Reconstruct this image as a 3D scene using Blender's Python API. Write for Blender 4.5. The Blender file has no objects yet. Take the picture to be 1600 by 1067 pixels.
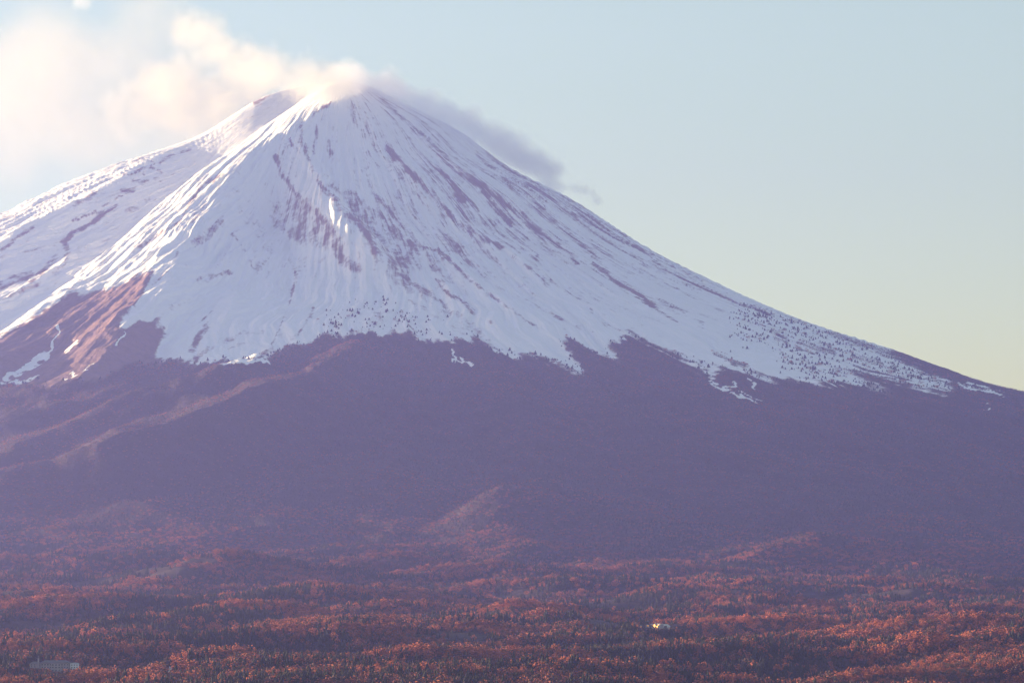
import bpy, bmesh, math, random
import numpy as np
from mathutils import Vector

random.seed(7)
RNG = np.random.default_rng(11)
S = bpy.context.scene
COL = S.collection
R_ = math.radians

# ------------------------------------------------------------------ camera
FPX, UC, VH, ZC = 5312.0, 800.0, 1010.0, 910.0      # focal length in photo pixels, principal column, eye-level row, eye altitude
cam_d = bpy.data.cameras.new('camera')
cam = bpy.data.objects.new('camera', cam_d)
COL.objects.link(cam)
cam.location = (0, 0, ZC)
cam.rotation_euler = (R_(90), 0, 0)
cam_d.sensor_width = 36.0
cam_d.lens = 36.0 * FPX / 1600.0
cam_d.shift_y = (VH - 533.5) / 1600.0
cam_d.clip_start = 1.0
cam_d.clip_end = 120000.0
S.camera = cam

# ------------------------------------------------------------------ light
SUN_EL, SUN_AZ = 6.0, 104.0       # degrees above the horizon; degrees round from the viewer's side of the peak towards the left
sdir = Vector((-math.sin(R_(SUN_AZ)) * math.cos(R_(SUN_EL)), -math.cos(R_(SUN_AZ)) * math.cos(R_(SUN_EL)), math.sin(R_(SUN_EL))))
w = bpy.data.worlds.new('World')
S.world = w
w.use_nodes = True
nt = w.node_tree
sky = nt.nodes.new('ShaderNodeTexSky')
sky.sky_type = 'NISHITA'
sky.sun_disc = False
sky.sun_elevation = R_(SUN_EL)
sky.sun_rotation = math.atan2(sdir.x, sdir.y)
sky.altitude = 900
sky.air_density = 1.26
sky.dust_density = 1.7
sky.ozone_density = 1.2
bg = nt.nodes['Background']
tint = nt.nodes.new('ShaderNodeMix')          # the same slight creaminess over the whole sky
tint.data_type = 'RGBA'
tint.blend_type = 'MULTIPLY'
tint.inputs[0].default_value = 1.0
tint.inputs[7].default_value = (1.02, 1.05, 0.93, 1)
nt.links.new(sky.outputs[0], tint.inputs[6])
nt.links.new(tint.outputs[2], bg.inputs[0])
bg.inputs[1].default_value = 0.09
sun_d = bpy.data.lights.new('sun', 'SUN')
sun = bpy.data.objects.new('sun', sun_d)
COL.objects.link(sun)
sun_d.energy = 4.6
sun_d.angle = R_(0.5)
sun_d.color = (1.0, 0.77, 0.45)
sun.rotation_euler = sdir.to_track_quat('Z', 'Y').to_euler()
sun.location = (-3000, 9000, 6000)

S.view_settings.view_transform = 'Standard'
S.view_settings.look = 'None'
S.view_settings.gamma = 1.0
S.view_settings.exposure = 2.04
S.render.engine = 'CYCLES'
S.cycles.use_denoising = True
S.cycles.max_bounces = 8
S.cycles.diffuse_bounces = 2
S.cycles.glossy_bounces = 2
S.cycles.transparent_max_bounces = 8
S.cycles.volume_bounces = 4
S.cycles.volume_max_steps = 256

# ------------------------------------------------------------------ helpers
def tag(o, label=None, cat=None, group=None, kind=None):
    for k, v_ in (('label', label), ('category', cat), ('group', group), ('kind', kind)):
        if v_:
            o[k] = v_
    return o

def mesh_obj(name, verts, faces, mat, parent=None, smooth=False):
    me = bpy.data.meshes.new(name)
    me.from_pydata([tuple(p) for p in verts], [], [tuple(f) for f in faces])
    me.update()
    if smooth:
        me.polygons.foreach_set('use_smooth', [True] * len(me.polygons))
    o = bpy.data.objects.new(name, me)
    COL.objects.link(o)
    if mat:
        me.materials.append(mat)
    if parent:
        o.parent = parent
    return o

def empty(name, loc, rz=0.0):
    o = bpy.data.objects.new(name, None)
    COL.objects.link(o)
    o.location = loc
    o.rotation_euler = (0, 0, rz)
    return o

def lattice(ix, iy, seed):
    h = (ix.astype(np.int64) * 374761393 + iy.astype(np.int64) * 668265263 + seed * 974634777) & 0xFFFFFFFF
    h = ((h ^ (h >> 13)) * 1274126177) & 0xFFFFFFFF
    h = h ^ (h >> 16)
    a = (h & 0xFFFF) * (2 * np.pi / 65536.0)
    return np.cos(a), np.sin(a)

def perlin(x, y, seed=0):
    x = np.asarray(x, dtype=np.float64); y = np.asarray(y, dtype=np.float64)
    xi = np.floor(x); yi = np.floor(y)
    xf = x - xi; yf = y - yi
    xi = xi.astype(np.int64); yi = yi.astype(np.int64)
    u = xf * xf * xf * (xf * (xf * 6 - 15) + 10)
    v = yf * yf * yf * (yf * (yf * 6 - 15) + 10)
    def g(dx, dy):
        c, s = lattice(xi + dx, yi + dy, seed)
        return c * (xf - dx) + s * (yf - dy)
    a = g(0, 0); b = g(1, 0); c = g(0, 1); d = g(1, 1)
    return (a + u * (b - a) + v * ((c + u * (d - c)) - (a + u * (b - a)))) * 1.41

def fbm(x, y, octv=4, seed=0, gain=0.5, lac=2.03):
    t = 0.0; amp = 1.0; f = 1.0; n = 0.0
    for i in range(octv):
        t = t + amp * perlin(x * f + 17.3 * i, y * f - 9.1 * i, seed + i)
        n += amp
        amp *= gain; f *= lac
    return t / n

def ridged(x, y, octv=3, seed=0, gain=0.5):
    t = 0.0; amp = 1.0; f = 1.0; n = 0.0
    for i in range(octv):
        t = t + amp * (1 - 2 * np.abs(perlin(x * f + 5.7 * i, y * f + 3.9 * i, seed + i)))
        n += amp
        amp *= gain; f *= 2.1
    return t / n

def sstep(a, b, x):
    t = np.clip((x - a) / (b - a), 0, 1)
    return t * t * (3 - 2 * t)

def pchip(xs, ys):
    xs = np.array(xs, float); ys = np.array(ys, float)
    h = np.diff(xs); dl = np.diff(ys) / h
    m = np.zeros_like(xs)
    m[0], m[-1] = dl[0], dl[-1]
    for i in range(1, len(xs) - 1):
        if dl[i - 1] * dl[i] > 0:
            w1, w2 = 2 * h[i] + h[i - 1], h[i] + 2 * h[i - 1]
            m[i] = (w1 + w2) / (w1 / dl[i - 1] + w2 / dl[i])
    def f(x):
        x = np.clip(x, xs[0], xs[-1])
        k = np.clip(np.searchsorted(xs, x) - 1, 0, len(xs) - 2)
        t = (x - xs[k]) / h[k]
        t2 = t * t; t3 = t2 * t
        return ((2 * t3 - 3 * t2 + 1) * ys[k] + (t3 - 2 * t2 + t) * h[k] * m[k]
                + (-2 * t3 + 3 * t2) * ys[k + 1] + (t3 - t2) * h[k] * m[k + 1])
    return f

# ------------------------------------------------------------------ the shape of the land
PX, PY = -864.0, 17000.0                     # the axis of the volcano
low = [(4500, 1800), (5500, 1500), (6300, 1300), (6900, 1192), (7500, 1130), (8200, 1078), (9200, 1026), (10000, 985),
       (11000, 945), (12000, 905), (12500, 882), (13000, 862), (14000, 848), (17200, 845), (30000, 840)]
right = [(0, 3745), (150, 3705), (352, 3605), (608, 3470), (864, 3275), (1206, 3082), (1552, 2852), (1888, 2674), (2144, 2549),
         (2464, 2414), (2688, 2338), (3424, 2078)] + low
left = [(0, 3745), (200, 3700), (352, 3655), (736, 3418), (1024, 3300), (1376, 3145), (1696, 2985), (2300, 2700), (3424, 2180)] + low
PROF_R = pchip(*zip(*right))
PROF_L = pchip(*zip(*left))

def polar(x, y):
    dx = x - PX; dy = y - PY
    return np.hypot(dx, dy), np.degrees(np.arctan2(dx, -dy))

def base_h(x, y):
    r, th = polar(x, y)
    wl = sstep(-35, -75, th) * (1 - sstep(-105, -150, th) * 0)
    return PROF_R(r) * (1 - wl) + PROF_L(r) * wl

_dd = np.concatenate([np.arange(3000, 9000, 10.0), np.arange(9000, 17600, 4.0)])
def unproject(u, v, off=0.0):
    """first point of the bare cone (raised by off) that the sight line through photo pixel (u, v) meets"""
    x = (u - UC) / FPX * _dd
    z = ZC + (VH - v) / FPX * _dd
    k = np.nonzero(z <= base_h(x, _dd) + off)[0]
    i = k[0] if len(k) else len(_dd) - 1
    return np.array((x[i], _dd[i]))

class Ridge:
    """a crest (or, with a negative height, a gully): points (u, v, height, width of its left flank, width of its right flank)"""
    def __init__(self, pts, power=1.4, dome=False):
        self.dome = dome
        self.p = np.array([unproject(u, v, h) for (u, v, h, a, b) in pts])
        self.hw = np.array([(h, a, b) for (_, _, h, a, b) in pts], float)
        self.power = power
    def add(self, x, y, z):
        m = self.hw[:, 1:].max()
        lo = self.p.min(0) - m; hi = self.p.max(0) + m
        k = np.nonzero((x > lo[0]) & (x < hi[0]) & (y > lo[1]) & (y < hi[1]))[0]
        if not len(k):
            return
        qx = x[k]; qy = y[k]
        bd = np.full(len(k), 1e18); bh = np.zeros((len(k), 3)); bs = np.zeros(len(k))
        for i in range(len(self.p) - 1):
            a = self.p[i]; b = self.p[i + 1]; e = b - a
            L2 = e @ e + 1e-9
            t = np.clip(((qx - a[0]) * e[0] + (qy - a[1]) * e[1]) / L2, 0, 1)
            ex = qx - (a[0] + t * e[0]); ey = qy - (a[1] + t * e[1])
            d = ex * ex + ey * ey
            c = d < bd
            bd[c] = d[c]
            bs[c] = (e[0] * ey - e[1] * ex)[c]
            bh[c] = self.hw[i] * (1 - t[c])[:, None] + self.hw[i + 1] * t[c][:, None]
        wd = np.where(bs < 0, bh[:, 1], bh[:, 2])
        t = np.clip(np.sqrt(bd) / wd, 0, 1)
        f = (1 - t) ** self.power * (1 + 0.4 * t)
        if self.dome:
            f = (1 - t * t) ** 2
        z[k] += bh[:, 0] * f

# all crests run downhill, so that for those heading down and left the sunny flank is the right-hand one as walked (bs < 0)
RIDGES = [
    # main crest from the summit down to the left
    Ridge([(556, 148, 5, 150, 150), (515, 165, 45, 240, 150), (480, 187, 65, 320, 190), (455, 205, 80, 380, 220), (430, 218, 90, 420, 240),
           (385, 255, 98, 440, 240), (340, 292, 100, 440, 240), (300, 332, 100, 420, 240), (268, 372, 100, 400, 230), (243, 418, 105, 380, 220),
           (222, 458, 100, 360, 220), (186, 505, 85, 320, 220), (150, 548, 55, 260, 220), (100, 585, 15, 200, 200)], 1.25),
    # the trough on its left
    Ridge([(480, 150, -40, 130, 130), (440, 178, -65, 170, 180), (395, 212, -85, 220, 220), (325, 270, -105, 260, 240), (240, 340, -118, 300, 240), (165, 398, -112, 300, 240),
           (90, 450, -95, 300, 240), (20, 500, -65, 300, 240), (-60, 560, -30, 260, 240)], 1.2),
    # rocky rib in the left face
    Ridge([(245, 300, 0, 90, 90), (200, 322, 35, 110, 110), (150, 345, 60, 140, 120), (105, 378, 70, 160, 130), (60, 415, 70, 170, 140),
           (0, 455, 60, 180, 140), (-80, 500, 50, 180, 140)], 1.3),
    Ridge([(160, 300, 0, 90, 90), (110, 328, 40, 120, 100), (50, 352, 55, 140, 120), (0, 385, 55, 150, 120), (-80, 430, 50, 150, 120)], 1.3),
    # brown crest at the lower left
    Ridge([(130, 440, 0, 120, 120), (100, 465, 60, 200, 200), (50, 497, 85, 230, 230), (0, 527, 95, 250, 250), (-80, 570, 80, 250, 250)], 1.3),
    Ridge([(170, 470, 0, 90, 90), (120, 505, -45, 150, 130), (60, 545, -50, 170, 130), (-20, 590, -40, 170, 130)], 1.2),
    # lower sunny spur beside the snow
    Ridge([(262, 492, 0, 90, 90), (215, 518, 45, 140, 110), (165, 565, 50, 160, 110), (120, 600, 25, 150, 110)], 1.3),
    # spurs in the snow
    Ridge([(372, 300, 0, 90, 90), (345, 345, 45, 120, 110), (312, 378, 60, 150, 120), (280, 432, 50, 150, 120), (258, 480, 30, 130, 110), (238, 515, 5, 100, 100)], 1.3),
    Ridge([(375, 385, 0, 90, 90), (352, 410, 40, 130, 120), (320, 432, 45, 150, 120), (295, 470, 35, 150, 120), (270, 505, 10, 120, 110)], 1.3),
    Ridge([(380, 448, 0, 60, 70), (366, 468, 26, 80, 90), (355, 500, 24, 80, 90), (340, 525, 5, 70, 80)], 1.2),
    # hollow between the main crest and the right-hand rib
    Ridge([(432, 255, -5, 80, 90), (430, 300, -60, 150, 150), (440, 350, -100, 220, 200), (455, 400, -90, 260, 240), (455, 450, -50, 260, 240), (440, 500, -15, 200, 200)], 1.2),
    # rib below the fork
    Ridge([(430, 236, 0, 70, 70), (445, 272, 30, 90, 80), (480, 308, 62, 120, 100), (512, 348, 78, 140, 110), (530, 378, 58, 140, 110), (548, 412, 10, 110, 90)], 1.2),
    # smooth snow rib with the sharp right edge
    Ridge([(448, 214, 0, 70, 60), (468, 228, 30, 100, 70), (486, 262, 50, 130, 80), (510, 300, 75, 150, 90), (545, 338, 85, 160, 100),
           (574, 368, 92, 170, 110), (590, 402, 80, 170, 110), (600, 435, 20, 150, 110), (610, 460, 0, 110, 90)], 1.15),
    # ribs of the right flank
    Ridge([(600, 225, 0, 60, 60), (640, 265, 22, 80, 80), (690, 318, 28, 90, 90), (740, 362, 25, 100, 100), (800, 400, 18, 100, 100), (870, 450, 0, 90, 90)], 1.2),
    Ridge([(640, 198, 0, 60, 60), (690, 240, 20, 80, 80), (750, 288, 26, 90, 90), (815, 334, 24, 100, 100), (900, 405, 12, 100, 100), (960, 440, 0, 90, 90)], 1.2),
    Ridge([(655, 388, 0, 60, 60), (700, 408, 24, 90, 90), (760, 456, 26, 100, 100), (815, 492, 18, 110, 110), (880, 530, 0, 90, 90)], 1.2),
    Ridge([(670, 425, 0, 60, 60), (705, 460, 20, 80, 80), (745, 492, 16, 90, 90), (800, 525, 0, 90, 90)], 1.2),
    # wooded buttress: the big lit edge, and the smaller edges above it
    Ridge([(590, 540, 5, 200, 200), (560, 550, 40, 260, 240), (500, 578, 112, 430, 270), (440, 600, 146, 480, 300), (380, 620, 158, 500, 310),
           (300, 655, 158, 500, 310), (217, 681, 146, 480, 300), (150, 704, 126, 440, 290), (80, 722, 95, 320, 290), (0, 738, 85, 300, 280), (-90, 756, 50, 300, 300)], 1.25),
    Ridge([(470, 540, 0, 120, 120), (400, 570, 60, 190, 150), (330, 594, 80, 210, 170), (250, 612, 80, 210, 170), (175, 632, 72, 210, 170), (120, 657, 50, 200, 160),
           (60, 682, 45, 190, 160), (0, 703, 40, 190, 160), (-80, 725, 30, 190, 160)], 1.25),
    Ridge([(440, 575, 0, 110, 100), (380, 600, 28, 150, 120), (325, 622, 36, 160, 130), (285, 642, 36, 160, 130), (235, 645, 30, 150, 120), (180, 668, 30, 150, 120),
           (100, 700, 28, 150, 120), (0, 722, 24, 150, 120)], 1.25),
    Ridge([(595, 541, 0, 80, 80), (570, 545, 22, 110, 100), (530, 565, 22, 120, 100), (490, 590, 12, 110, 100), (460, 610, 0, 100, 100)], 1.25),
    Ridge([(232, 672, 0, 90, 80), (200, 705, 20, 140, 120), (180, 735, 24, 150, 130), (150, 775, 18, 150, 130), (130, 805, 0, 110, 100)], 1.25),
    # wooded knoll low on the slope
    Ridge([(930, 792, 14, 240, 260), (890, 786, 34, 270, 290), (850, 780, 56, 290, 310), (815, 788, 50, 290, 310), (780, 802, 34, 270, 290), (735, 825, 5, 200, 220)], dome=True),
    Ridge([(812, 775, 8, 120, 120), (800, 800, 26, 200, 190), (790, 825, 34, 210, 190), (770, 845, 26, 210, 190), (745, 860, 5, 170, 170)], dome=True),
    # long low swells at the mountain's foot
    Ridge([(860, 862, 2, 120, 120), (800, 862, 28, 170, 150), (700, 866, 38, 190, 170), (600, 880, 38, 190, 170), (520, 892, 24, 170, 170), (440, 900, 2, 150, 150)], dome=True),
    Ridge([(560, 888, 2, 120, 120), (480, 892, 24, 150, 130), (380, 896, 32, 160, 140), (300, 902, 32, 160, 140), (200, 915, 20, 150, 140), (120, 930, 0, 130, 130)], dome=True),
    Ridge([(1460, 838, 0, 120, 120), (1360, 848, 30, 160, 140), (1240, 862, 40, 170, 150), (1140, 878, 32, 160, 150), (1060, 892, 6, 150, 150)], 1.2),
]

def land(x, y, fine=True):
    x = np.asarray(x, float); y = np.asarray(y, float)
    shp = x.shape
    x = x.ravel(); y = y.ravel()
    r, th = polar(x, y)
    z = base_h(x, y)
    # ribs and furrows running down the cone
    up = sstep(5200, 2600, r) * sstep(150, 700, r)
    ang = np.radians(th)
    wob = fbm(x / 900, y / 900, 3, 31) * 0.05
    a = (ang + wob)
    z = z + up * (16 * ridged(a * 22, r / 2600, 3, 41) + 7 * fbm(a * 80, r / 900, 3, 45) + 9 * ridged(a * 46, r / 1500, 2, 47)) * sstep(300, 1500, r)
    z = z + up * 3.2 * fbm(x / 60, y / 60, 3, 52)
    z = z + up * sstep(600, 1400, r) * sstep(25, -25, th) * (15 * ridged(x / 330 + a * 9, y / 480, 4, 57) + 5 * fbm(a * 90, r / 300, 3, 59) + 6 * fbm(x / 75, y / 120, 3, 60))
    lowf = sstep(2800, 4200, r) * sstep(7600, 6300, r)
    z = z + lowf * (62 * (0.45 + 0.55 * sstep(-8, 4, th)) * fbm(a * 13, r / 2200, 4, 61) + 20 * ridged(x / 420, y / 520, 3, 63) + 8 * fbm(x / 150, y / 150, 2, 65))
    for rg in RIDGES:
        rg.add(x, y, z)
    # lava-flow swells on the plain, long from left to right and drawn a little away to the right
    pl = sstep(6300, 7300, r) * sstep(14200, 12800, r)
    xs = x * 0.94 + y * 0.10; ys = y - 0.42 * x
    wx = fbm(x / 700, y / 700, 2, 75) * 120
    n1 = fbm((xs + wx) / 520, (ys + wx) / 470, 4, 71, 0.45)
    n2 = ridged((xs) / 300, (ys + wx) / 260, 3, 77)
    z = z + pl * (78 * n1 + 12.0 * n2)
    return z.reshape(shp)

def fingers(x, y):
    """how far the snow's edge runs down or draws back from furrow to rib"""
    r, th = polar(x, y)
    return 15 * fbm(np.radians(th) * 75, r / 2600, 3, 421, 0.6) * sstep(-30, -10, th)

def project(x, y, z):
    return UC + FPX * x / y, VH - FPX * (z - ZC) / y

# ------------------------------------------------------------------ where snow, bare rock and woods lie (charted once, then baked on the land)
MU, MV, MW, MH = -100, 100, 1800, 900          # chart origin and size
def blank():
    return np.zeros((MH, MW), np.float32)

def stroke(m, pts, wd, s=1.0, soft=1.0):
    wd = wd * 0.62
    for i in range(len(pts) - 1):
        (x0, y0), (x1, y1) = pts[i], pts[i + 1]
        g = wd * (1 + soft) + 2
        a0 = int(max(0, min(x0, x1) - MU - g)); a1 = int(min(MW, max(x0, x1) - MU + g + 1))
        b0 = int(max(0, min(y0, y1) - MV - g)); b1 = int(min(MH, max(y0, y1) - MV + g + 1))
        if a1 <= a0 or b1 <= b0:
            continue
        X, Y = np.meshgrid(np.arange(a0, a1) + MU, np.arange(b0, b1) + MV)
        ex, ey = x1 - x0, y1 - y0
        t = np.clip(((X - x0) * ex + (Y - y0) * ey) / (ex * ex + ey * ey + 1e-6), 0, 1)
        d = np.hypot(X - x0 - t * ex, Y - y0 - t * ey)
        f = s * np.clip(1 - (d - wd * 0.5) / (wd * 0.5 * soft + 1.0), 0, 1)
        m[b0:b1, a0:a1] = np.maximum(m[b0:b1, a0:a1], f)

def poly(m, pts, s=1.0):
    X, Y = np.meshgrid(np.arange(MW) + MU, np.arange(MH) + MV)
    ins = np.zeros((MH, MW), bool)
    n = len(pts)
    for i in range(n):
        (x0, y0), (x1, y1) = pts[i], pts[(i + 1) % n]
        if y0 == y1:
            continue
        c = ((y0 > Y) != (y1 > Y)) & (X < (x1 - x0) * (Y - y0) / (y1 - y0) + x0)
        ins ^= c
    m[ins] = np.maximum(m[ins], s)

def blur(m, n):
    k = np.ones(2 * n + 1) / (2 * n + 1)
    for ax in (0, 1):
        m = np.apply_along_axis(lambda q: np.convolve(np.pad(q, n, mode='edge'), k, mode='valid'), ax, m)
    return m

def sample(m, u, v):
    x = np.clip(u - MU, 0, MW - 2); y = np.clip(v - MV, 0, MH - 2)
    xi = x.astype(int); yi = y.astype(int)
    fx = x - xi; fy = y - yi
    return (m[yi, xi] * (1 - fx) * (1 - fy) + m[yi, xi + 1] * fx * (1 - fy) + m[yi + 1, xi] * (1 - fx) * fy + m[yi + 1, xi + 1] * fx * fy)

SNOWLINE = [(-110, 590), (0, 526), (60, 492), (100, 466), (112, 452), (128, 466), (150, 456), (172, 450), (200, 440), (237, 424), (228, 446), (214, 468), (196, 492),
            (184, 506), (192, 516), (206, 510), (214, 500), (235, 506), (262, 503), (250, 530), (238, 566), (280, 564), (330, 568), (400, 562), (422, 562), (430, 552),
            (442, 548), (462, 542), (484, 534), (508, 524), (560, 520), (600, 524), (640, 522), (655, 530), (680, 532), (700, 536), (725, 533), (745, 530), (762, 542),
            (780, 552), (800, 558), (830, 552), (850, 560), (880, 572), (905, 586), (916, 582), (900, 564), (886, 546), (878, 532), (886, 530), (905, 540), (930, 550),
            (952, 560), (972, 564), (958, 548), (950, 530), (962, 536), (985, 522), (1000, 530), (1040, 550), (1075, 570), (1100, 580), (1115, 590), (1136, 576),
            (1150, 584), (1176, 582), (1200, 592), (1230, 590), (1270, 597), (1300, 598), (1340, 600), (1400, 618), (1384, 606), (1330, 586), (1330, 576), (1390, 590), (1440, 606),
            (1476, 612), (1470, 624), (1482, 610), (1500, 604), (1460, 588), (1420, 570), (1380, 546), (1420, 548), (1700, 600)]
below = blank(); poly(below, SNOWLINE + [(1710, 1010), (-110, 1010)])
snowp = blank()
for pts, wd in [([(8, 588), (40, 572), (75, 552)], 10), ([(72, 560), (82, 538), (92, 512)], 4), ([(105, 548), (120, 530)], 4), ([(100, 594), (145, 572)], 1.5),
                ([(60, 590), (0, 598)], 4), ([(180, 540), (196, 522)], 3), ([(705, 552), (712, 562), (740, 571)], 3), ([(1138, 610), (1160, 616), (1190, 625)], 2),
                ([(1110, 592), (1128, 606), (1150, 600)], 4), ([(1170, 596), (1178, 606)], 3), ([(1535, 638), (1545, 634)], 2), ([(1500, 600), (1545, 610)], 3),
                ([(1310, 590), (1350, 600)], 4), ([(300, 560), (420, 566)], 3), ([(1520, 604), (1570, 616)], 1.5)]:
    stroke(snowp, pts, wd, 1.0, 0.6)

rock = blank()
poly(rock, [(428, 300), (445, 306), (480, 304), (518, 348), (536, 376), (520, 388), (480, 384), (452, 372), (425, 345)], 0.62)
poly(rock, [(520, 285), (556, 298), (610, 345), (660, 400), (690, 425), (606, 420), (585, 370), (545, 325)], 0.50)
poly(rock, [(596, 405), (625, 420), (680, 462), (730, 505), (800, 548), (760, 540), (700, 500), (640, 460), (600, 430)], 0.50)
poly(rock, [(675, 352), (700, 366), (735, 405), (745, 425), (712, 400)], 0.60)
rock = blur(rock, 5).astype(np.float32)
for pts, wd, s in [
    ([(430, 245), (440, 270), (460, 300), (490, 330), (515, 355), (528, 376)], 5, .85), ([(520, 375), (530, 400), (540, 414), (556, 420)], 12, .7),
    ([(472, 222), (487, 264), (496, 282), (514, 304), (534, 328)], 6, .72), ([(534, 328), (562, 348), (580, 372), (596, 412)], 11, .75),
    ([(520, 290), (560, 335), (600, 375), (640, 412)], 8, .6), ([(550, 300), (590, 335), (640, 380), (672, 402)], 8, .6), ([(580, 300), (620, 342), (665, 390)], 6, .5),
    ([(596, 410), (650, 446), (700, 482), (750, 518)], 8, .62), ([(640, 470), (720, 520), (800, 548)], 6, .45), ([(550, 162), (575, 205), (587, 237)], 3, .5),
    ([(577, 242), (592, 258)], 7, .6), ([(605, 232), (650, 277), (682, 312), (705, 336)], 7, .85), ([(705, 336), (727, 358), (752, 367), (782, 388)], 5, .75),
    ([(645, 202), (670, 217)], 3, .8), ([(670, 222), (684, 238), (712, 270), (750, 290), (782, 314)], 7, .62), ([(782, 314), (815, 336), (840, 362), (872, 384), (902, 411)], 6, .75),
    ([(682, 260), (720, 302), (748, 326)], 3, .7), ([(785, 277), (825, 305), (852, 326)], 3, .6), ([(745, 242), (775, 267), (812, 290), (852, 316)], 3, .6),
    ([(760, 240), (800, 268), (850, 300), (892, 330), (926, 352), (964, 372), (1000, 391), (1042, 420), (1120, 456), (1200, 490)], 3.5, .8),
    ([(770, 235), (820, 265), (880, 306)], 3, .6), ([(820, 258), (845, 280), (878, 302), (928, 342), (978, 369)], 4, .7), ([(860, 285), (930, 338)], 3, .6),
    ([(660, 390), (682, 392), (705, 410), (732, 437), (762, 457), (786, 476), (812, 492), (846, 516)], 3, .8), ([(680, 434), (700, 457), (725, 474)], 3, .85),
    ([(725, 474), (743, 491)], 6, 1.0), ([(743, 491), (766, 503)], 3, .7), ([(800, 400), (825, 417)], 3, .7), ([(825, 417), (842, 431), (858, 446)], 5, .75),
    ([(860, 438), (888, 460), (926, 486)], 2, .6), ([(927, 412), (950, 430), (972, 447), (1000, 462), (1020, 478)], 4, 1.0), ([(1020, 478), (1040, 493), (1058, 503)], 3, .95),
    ([(1030, 470), (1056, 481), (1100, 508)], 2, .6), ([(830, 352), (860, 390), (905, 410)], 3, .5), ([(752, 300), (775, 330), (800, 352)], 3, .6), ([(712, 302), (722, 312)], 6, .7),
    ([(775, 350), (800, 368), (840, 400)], 4, .45), ([(880, 358), (910, 385), (940, 410)], 3, .5), ([(985, 400), (1060, 440), (1150, 480)], 1.6, .45),
    ([(192, 274), (210, 268), (226, 262)], 2, .8), ([(231, 249), (241, 257)], 2, .8), ([(235, 260), (252, 269)], 2.2, .8), ([(225, 272), (255, 285)], 2.4, .8),
    ([(157, 322), (191, 305)], 2.2, .8), ([(208, 283), (230, 284)], 4, .7), ([(190, 298), (211, 296)], 4, .7), ([(112, 345), (150, 330)], 2.4, .8),
    ([(207, 251), (230, 246)], 3, .6), ([(250, 254), (270, 242)], 4, .6), ([(283, 238), (298, 234)], 3, .7),
    ([(180, 322), (160, 335), (145, 350), (120, 360), (100, 377), (106, 392), (100, 415), (85, 427)], 7, .75), ([(198, 330), (216, 324)], 5, .7), ([(229, 316), (243, 312)], 4, .7),
    ([(150, 298), (135, 310), (116, 323)], 6, .62), ([(-10, 400), (15, 380), (40, 362), (52, 354)], 5, .7), ([(20, 340), (50, 326), (78, 311)], 4, .55), ([(-30, 352), (15, 340)], 5, .55),
    ([(-40, 465), (0, 447), (22, 435), (46, 430)], 12, .75), ([(46, 440), (70, 420), (88, 400)], 7, .75), ([(0, 470), (30, 455), (60, 445)], 6, .5),
    ([(217, 386), (250, 365), (280, 347), (288, 333), (308, 297), (346, 272)], 5, .62), ([(260, 372), (300, 345), (320, 320)], 5, .5), ([(305, 380), (322, 372), (346, 345)], 9, .82),
    ([(310, 440), (332, 430), (361, 427)], 5, .72), ([(280, 395), (262, 420), (240, 445)], 4, .5), ([(237, 424), (222, 450), (205, 475)], 6, .9),
    ([(421, 147), (398, 162)], 4, .8), ([(518, 160), (490, 178)], 4, .7), ([(452, 220), (470, 237)], 3, .9), ([(495, 195), (494, 215), (489, 238)], 2.5, .75), ([(512, 222), (517, 240)], 5, .8),
    ([(472, 195), (470, 218)], 4, .6), ([(447, 228), (440, 250)], 4, .6), ([(545, 170), (560, 195), (580, 225)], 3, .5), ([(590, 150), (612, 172), (640, 195)], 3, .5),
    ([(462, 427), (455, 462), (445, 490), (432, 522), (425, 538)], 2.8, .78), ([(490, 480), (485, 495), (467, 522), (438, 550)], 3.4, .72), ([(448, 490), (440, 520), (430, 550)], 8, .40),
    ([(360, 362), (387, 397), (395, 418)], 2.5, .5), ([(330, 485), (318, 498), (300, 512)], 2.2, .7), ([(400, 420), (470, 410), (510, 400)], 18, .25), ([(400, 350), (415, 380)], 16, .25),
    ([(350, 535), (380, 520), (410, 520)], 6, .5), ([(330, 545), (345, 530)], 5, .6), ([(360, 545), (400, 530)], 5, .5), ([(300, 547), (310, 530), (322, 510)], 9, .95), ([(305, 560), (323, 545)], 7, .95),
    ([(410, 552), (424, 545)], 7, .95), ([(240, 505), (270, 480), (300, 462)], 3, .5), ([(560, 470), (600, 500), (615, 520)], 5, .4), ([(590, 490), (602, 512)], 5, .5),
    ([(820, 470), (880, 500), (930, 522)], 3, .4), ([(860, 505), (880, 514)], 5, .5), ([(1035, 545), (1080, 560), (1130, 578)], 2, .5), ([(930, 500), (980, 520)], 2, .4)]:
    stroke(rock, pts, wd, s, 1.9)

woods = blank()         # how thickly trees stand
wl_ = [(-110, 612), (0, 604), (100, 596), (165, 590), (200, 566), (235, 570)] + [p for p in SNOWLINE if p[0] >= 238 and SNOWLINE.index(p) > 22]
poly(woods, wl_ + [(1710, 1010), (-110, 1010)])
woods = blur(woods, 5).astype(np.float32)
for pts, wd in [([(1115, 551), (1150, 564), (1170, 574)], 9), ([(1211, 523), (1230, 530)], 12), ([(1246, 536), (1275, 544), (1302, 550)], 15), ([(1310, 578), (1350, 580), (1395, 592)], 15),
                ([(1300, 521), (1350, 538), (1400, 560), (1450, 582)], 13), ([(624, 486), (636, 503), (650, 520)], 5), ([(1056, 556), (1066, 560)], 4), ([(1092, 568), (1100, 572)], 5),
                ([(1200, 480), (1260, 505), (1330, 528)], 3), ([(1330, 555), (1380, 570)], 5)]:
    stroke(woods, pts, wd, 1.0, 0.4)
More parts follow.
